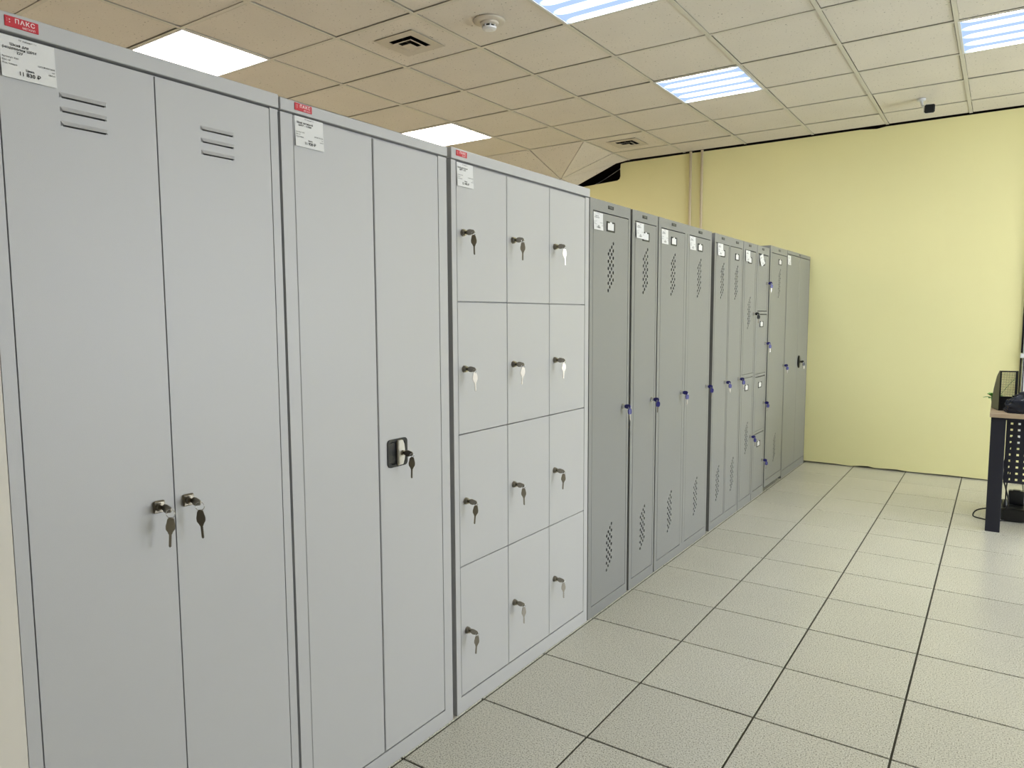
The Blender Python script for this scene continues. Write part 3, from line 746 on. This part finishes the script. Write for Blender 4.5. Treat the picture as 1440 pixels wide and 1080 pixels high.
# 11th: last cabinet
Y0 = 6.155; r, W = locker('filing_cabinet', Y0, 6.985, 1.894, 0, 'last grey two-door cabinet against the yellow wall with black oval handle', None, GREYD)
bm = bmesh.new(); carcass(bm, W, 1.894, [(0, .012), (W - .02, W)], .062, 1.862); link('body', bm, GREYD, r)
bm = bmesh.new(); door_plain(bm, .013, 6.590 - Y0, .063, 1.862); link('door', bm, GREYD, r)
bm = bmesh.new(); door_plain(bm, 6.5935 - Y0, 6.963 - Y0, .063, 1.862); d = link('door', bm, GREYD, r)
bm = bmesh.new(); prism(bm, [(6.640 - Y0 + .034 * math.cos(a), .957 + .056 * math.sin(a)) for a in [k * math.pi / 12 for k in range(24)]], 'x', 0, .012)
bmesh.ops.bevel(bm, geom=[e for e in bm.edges if len(e.link_faces) == 2 and e.calc_face_angle() > 1], offset=.004, segments=2, affect='EDGES'); link('handle', bm, BLACKP, d)['label'] = 'black oval handle plate'
bm = bmesh.new(); cyl(bm, (.012, 6.655 - Y0, .957), (.020, 6.655 - Y0, .957), .009, 14); link('lock', bm, CHROME, d)
keys('black', 6.655, .957, 'black-headed keys in the oval handle of the last cabinet', None, .020)
badge(r, 6.585 - Y0, 1.879, .05, .014, False); gtag(r, Y0, 6.160, 1.779, w_=.10)

# cabinet at the extreme left, its edge only is seen
r = empty('cupboard', (XF, -.32, 0), 'beige cupboard at the left picture edge, seen only as a thin strip', 'cupboard')
bm = bmesh.new(); box(bm, -.45, -.02, 0, .8595, .06, 1.85); box(bm, -.42, -.04, .02, .83, 0, .06); link('body', bm, BEIGE, r)
for a, b in ((0, .425), (.428, .8595)):
    bm = bmesh.new(); door_plain(bm, a, b, .06, 1.85); d = link('door', bm, BEIGE, r)
    s = b - .03 if a == 0 else a + .03
    bm = bmesh.new(); tube(bm, [(0, s, .98), (.03, s, .99), (.03, s, 1.1), (0, s, 1.11)], .005); link('handle', bm, STEEL, d)

# ================================================================== TABLE WITH THINGS
r = empty('desk', (-.033, 5.34, 0), 'desk with wooden top and dark metal frame at the right edge', 'desk')
TW, TD, TH = 1.45, .74, .752
bm = bmesh.new(); box(bm, -.004, TW, -.015, TD, TH - .026, TH, bev=.002); link('tabletop', bm, WOOD, r)
for a in (0.0, TW - .084):
    for b in (0, TD - .075):
        bm = bmesh.new(); box(bm, a + .004, a + .082, b, b + .045, 0, TH - .034, bev=.002); link('leg', bm, BLACKM, r)
bm = bmesh.new(); box(bm, .004, TW - .004, .0, .04, TH - .040, TH - .026); box(bm, .004, TW - .004, TD - .07, TD - .03, TH - .040, TH - .026); box(bm, .01, .05, .04, TD - .07, TH - .040, TH - .026); link('frame_rail', bm, BLACKM, r)
# perforated panel under the top
px0, pz0, pz1 = .086, .30, TH - .042
hs = [(.028 + .0385 * i, pz1 - pz0 - .03 - .0395 * j) for i in range(10) for j in range(10)]
sq = [(-.0065, -.0065), (.0065, -.0065), (.0065, .0065), (-.0065, .0065)]
bm = bmesh.new(); sheet_holes(bm, .40, pz1 - pz0, hs, sq, .0015, (0, 0, 0))
bmesh.ops.transform(bm, matrix=Matrix(((0, 1, 0, px0), (-1, 0, 0, .11), (0, 0, 1, pz0), (0, 0, 0, 1))), verts=bm.verts)
bmesh.ops.recalc_face_normals(bm, faces=bm.faces); link('perforated_panel', bm, BLACKM, r)['label'] = 'dark panel with rows of square holes'

# black mesh magazine holder on the desk
ROTH = math.radians(-12)
r = empty('magazine_holder', (.005, 5.50, .752), 'black magazine holder with perforated front standing on the desk', 'magazine holder', rz=math.radians(14))
w_, d_, h_ = .098, .16, .255
bm = bmesh.new()
hs = [(.012 + .0068 * i, h_ - .012 - .0078 * j) for i in range(11) for j in range(20)]
dm = [(.0031 * math.cos(a), .0035 * math.sin(a)) for a in [math.pi / 6 + k * math.pi / 3 for k in range(6)]]
sheet_holes(bm, w_, h_, hs, dm, .0012, (0, 0, 0)); bmesh.ops.transform(bm, matrix=Matrix(((0, 1, 0, 0), (-1, 0, 0, 0), (0, 0, 1, 0), (0, 0, 0, 1))), verts=bm.verts)
bmesh.ops.recalc_face_normals(bm, faces=bm.faces); link('perforated_front', bm, BLACKP, r)
bm = bmesh.new(); prism(bm, [(0, 0), (d_, 0), (d_, .05), (d_ * .8, .13), (d_ * .45, .215), (.02, h_), (0, h_)], 'x', 0, .0015); link('side_panel', bm, BLACKP, r)
bm = bmesh.new(); prism(bm, [(0, 0), (d_, 0), (d_, .04), (.03, .09), (.008, .12), (.008, h_), (0, h_)], 'x', w_ - .0015, w_); link('side_panel', bm, BLACKP, r)
bm = bmesh.new(); box(bm, 0, w_, 0, d_, 0, .0015); box(bm, 0, w_, d_ - .0015, d_, 0, .05); link('base', bm, BLACKP, r)
bm = bmesh.new(); box(bm, .004, w_ - .004, .004, .012, .0015, .088); link('booklet', bm, BLACKP, r)

# small green plant behind the holder
r = empty('potted_plant', (-.012, 5.93, .752), 'small green plant peeping out behind the black magazine holder', 'plant')
bm = bmesh.new(); lathe(bm, [(.022, 0), (.03, .045), (.027, .045), (.022, .035)], 20); link('pot', bm, POT, r)
for k in range(17):
    a = k * 2.4; ln = random.uniform(.045, .07); el = random.uniform(.2, 1.1)
    if k == 16: a, ln, el = 0, .17, .95
    bm = bmesh.new(); n = 6; prev = None
    base = Vector((.01 * math.cos(a), .01 * math.sin(a), .036))
    for q_ in range(n + 1):
        t = q_ / n; out_ = ln * t * math.cos(el); z = ln * 1.3 * t * math.sin(el) - .03 * t * t
        wd = .022 * math.sin(math.pi * min(.98, t * .9 + .08))
        c = base + Vector((out_ * math.cos(a), out_ * math.sin(a), z)); s = Vector((-math.sin(a), math.cos(a), 0)) * wd
        row = (bm.verts.new(c - s), bm.verts.new(c + Vector((0, 0, -.003))), bm.verts.new(c + s))
        if prev:
            bm.faces.new((prev[0], prev[1], row[1], row[0])); bm.faces.new((prev[1], prev[2], row[2], row[1]))
        prev = row
    link('leaf', bm, GREEN, r, smooth=True)

# black plastic bag
bm = bmesh.new(); bmesh.ops.create_icosphere(bm, subdivisions=5, radius=1)
from mathutils import noise as NZ
for v in bm.verts:
    p = v.co.copy(); n = NZ.noise(p * 1.6) * .16 + abs(NZ.noise(p * 4.5 + Vector((3, 1, 2)))) * .22 + abs(NZ.noise(p * 10)) * .08
    p *= (.92 + n); p.z = max(p.z, -.30)
    v.co = Vector((p.x * .15, p.y * .058, (p.z + .30) * .112))
tag(link('plastic_bag', bm, BAG, None, (.196, 5.415, .7525), smooth=True), 'crumpled shiny black plastic bag lying on the desk', 'bag')

# electrical things on the floor under the desk
r = empty('power_supply_box', (.052, 5.655, 0), 'long black power box on the floor under the desk', 'power box')
bm = bmesh.new(); box(bm, 0, .135, 0, .30, .004, .088, bev=.008); link('housing', bm, BLACKP, r)
for a in (.02, .115):
    for b in (.03, .27):
        bm = bmesh.new(); cyl(bm, (a, b, 0), (a, b, .006), .009, 10); link('foot', bm, BLACKP, r)
bm = bmesh.new()
for k in range(3): cyl(bm, (.045, .07 + .08 * k, .087), (.045, .07 + .08 * k, .0895), .019, 20)
link('socket', bm, DARKB, r)
r = empty('power_adapter', (.105, 5.80, .088), 'square black adapter standing on the black power box', 'adapter')
bm = bmesh.new(); box(bm, -.015, .075, 0, .06, 0.0, .092, bev=.006); link('housing', bm, BLACKP, r)
bm = bmesh.new(); box(bm, .01, .05, .012, .048, .092, .097); link('rating_plate', bm, DARKB, r)
bm = bmesh.new(); tube(bm, [(.085, 5.50, .55), (.055, 5.55, .42), (.052, 5.56, .32), (.088, 5.57, .16), (.07, 5.60, .10), (.0, 5.66, .08), (-.08, 5.68, .05), (-.10, 5.66, .012), (-.05, 5.62, .008), (.02, 5.60, .008), (.07, 5.64, .012)], .0045)
tag(link('loose_cable', bm, CABLE, smooth=True), 'thin black cord looping out to the left of the desk leg', 'cord')
r = empty('plug_cord', (.075, 5.72, .088), 'black plug with its cord going straight up to the desk panel', 'cord')
bm = bmesh.new(); lathe(bm, [(.018, 0), (.017, .012), (.009, .035), (.006, .05)], 14); link('plug', bm, BLACKP, r)
bm = bmesh.new(); tube(bm, [(0, 0, .045), (.0, -.05, .15), (.012, -.15, .30), (.014, -.2, .5)], .0045); link('cord', bm, CABLE, r, smooth=True)
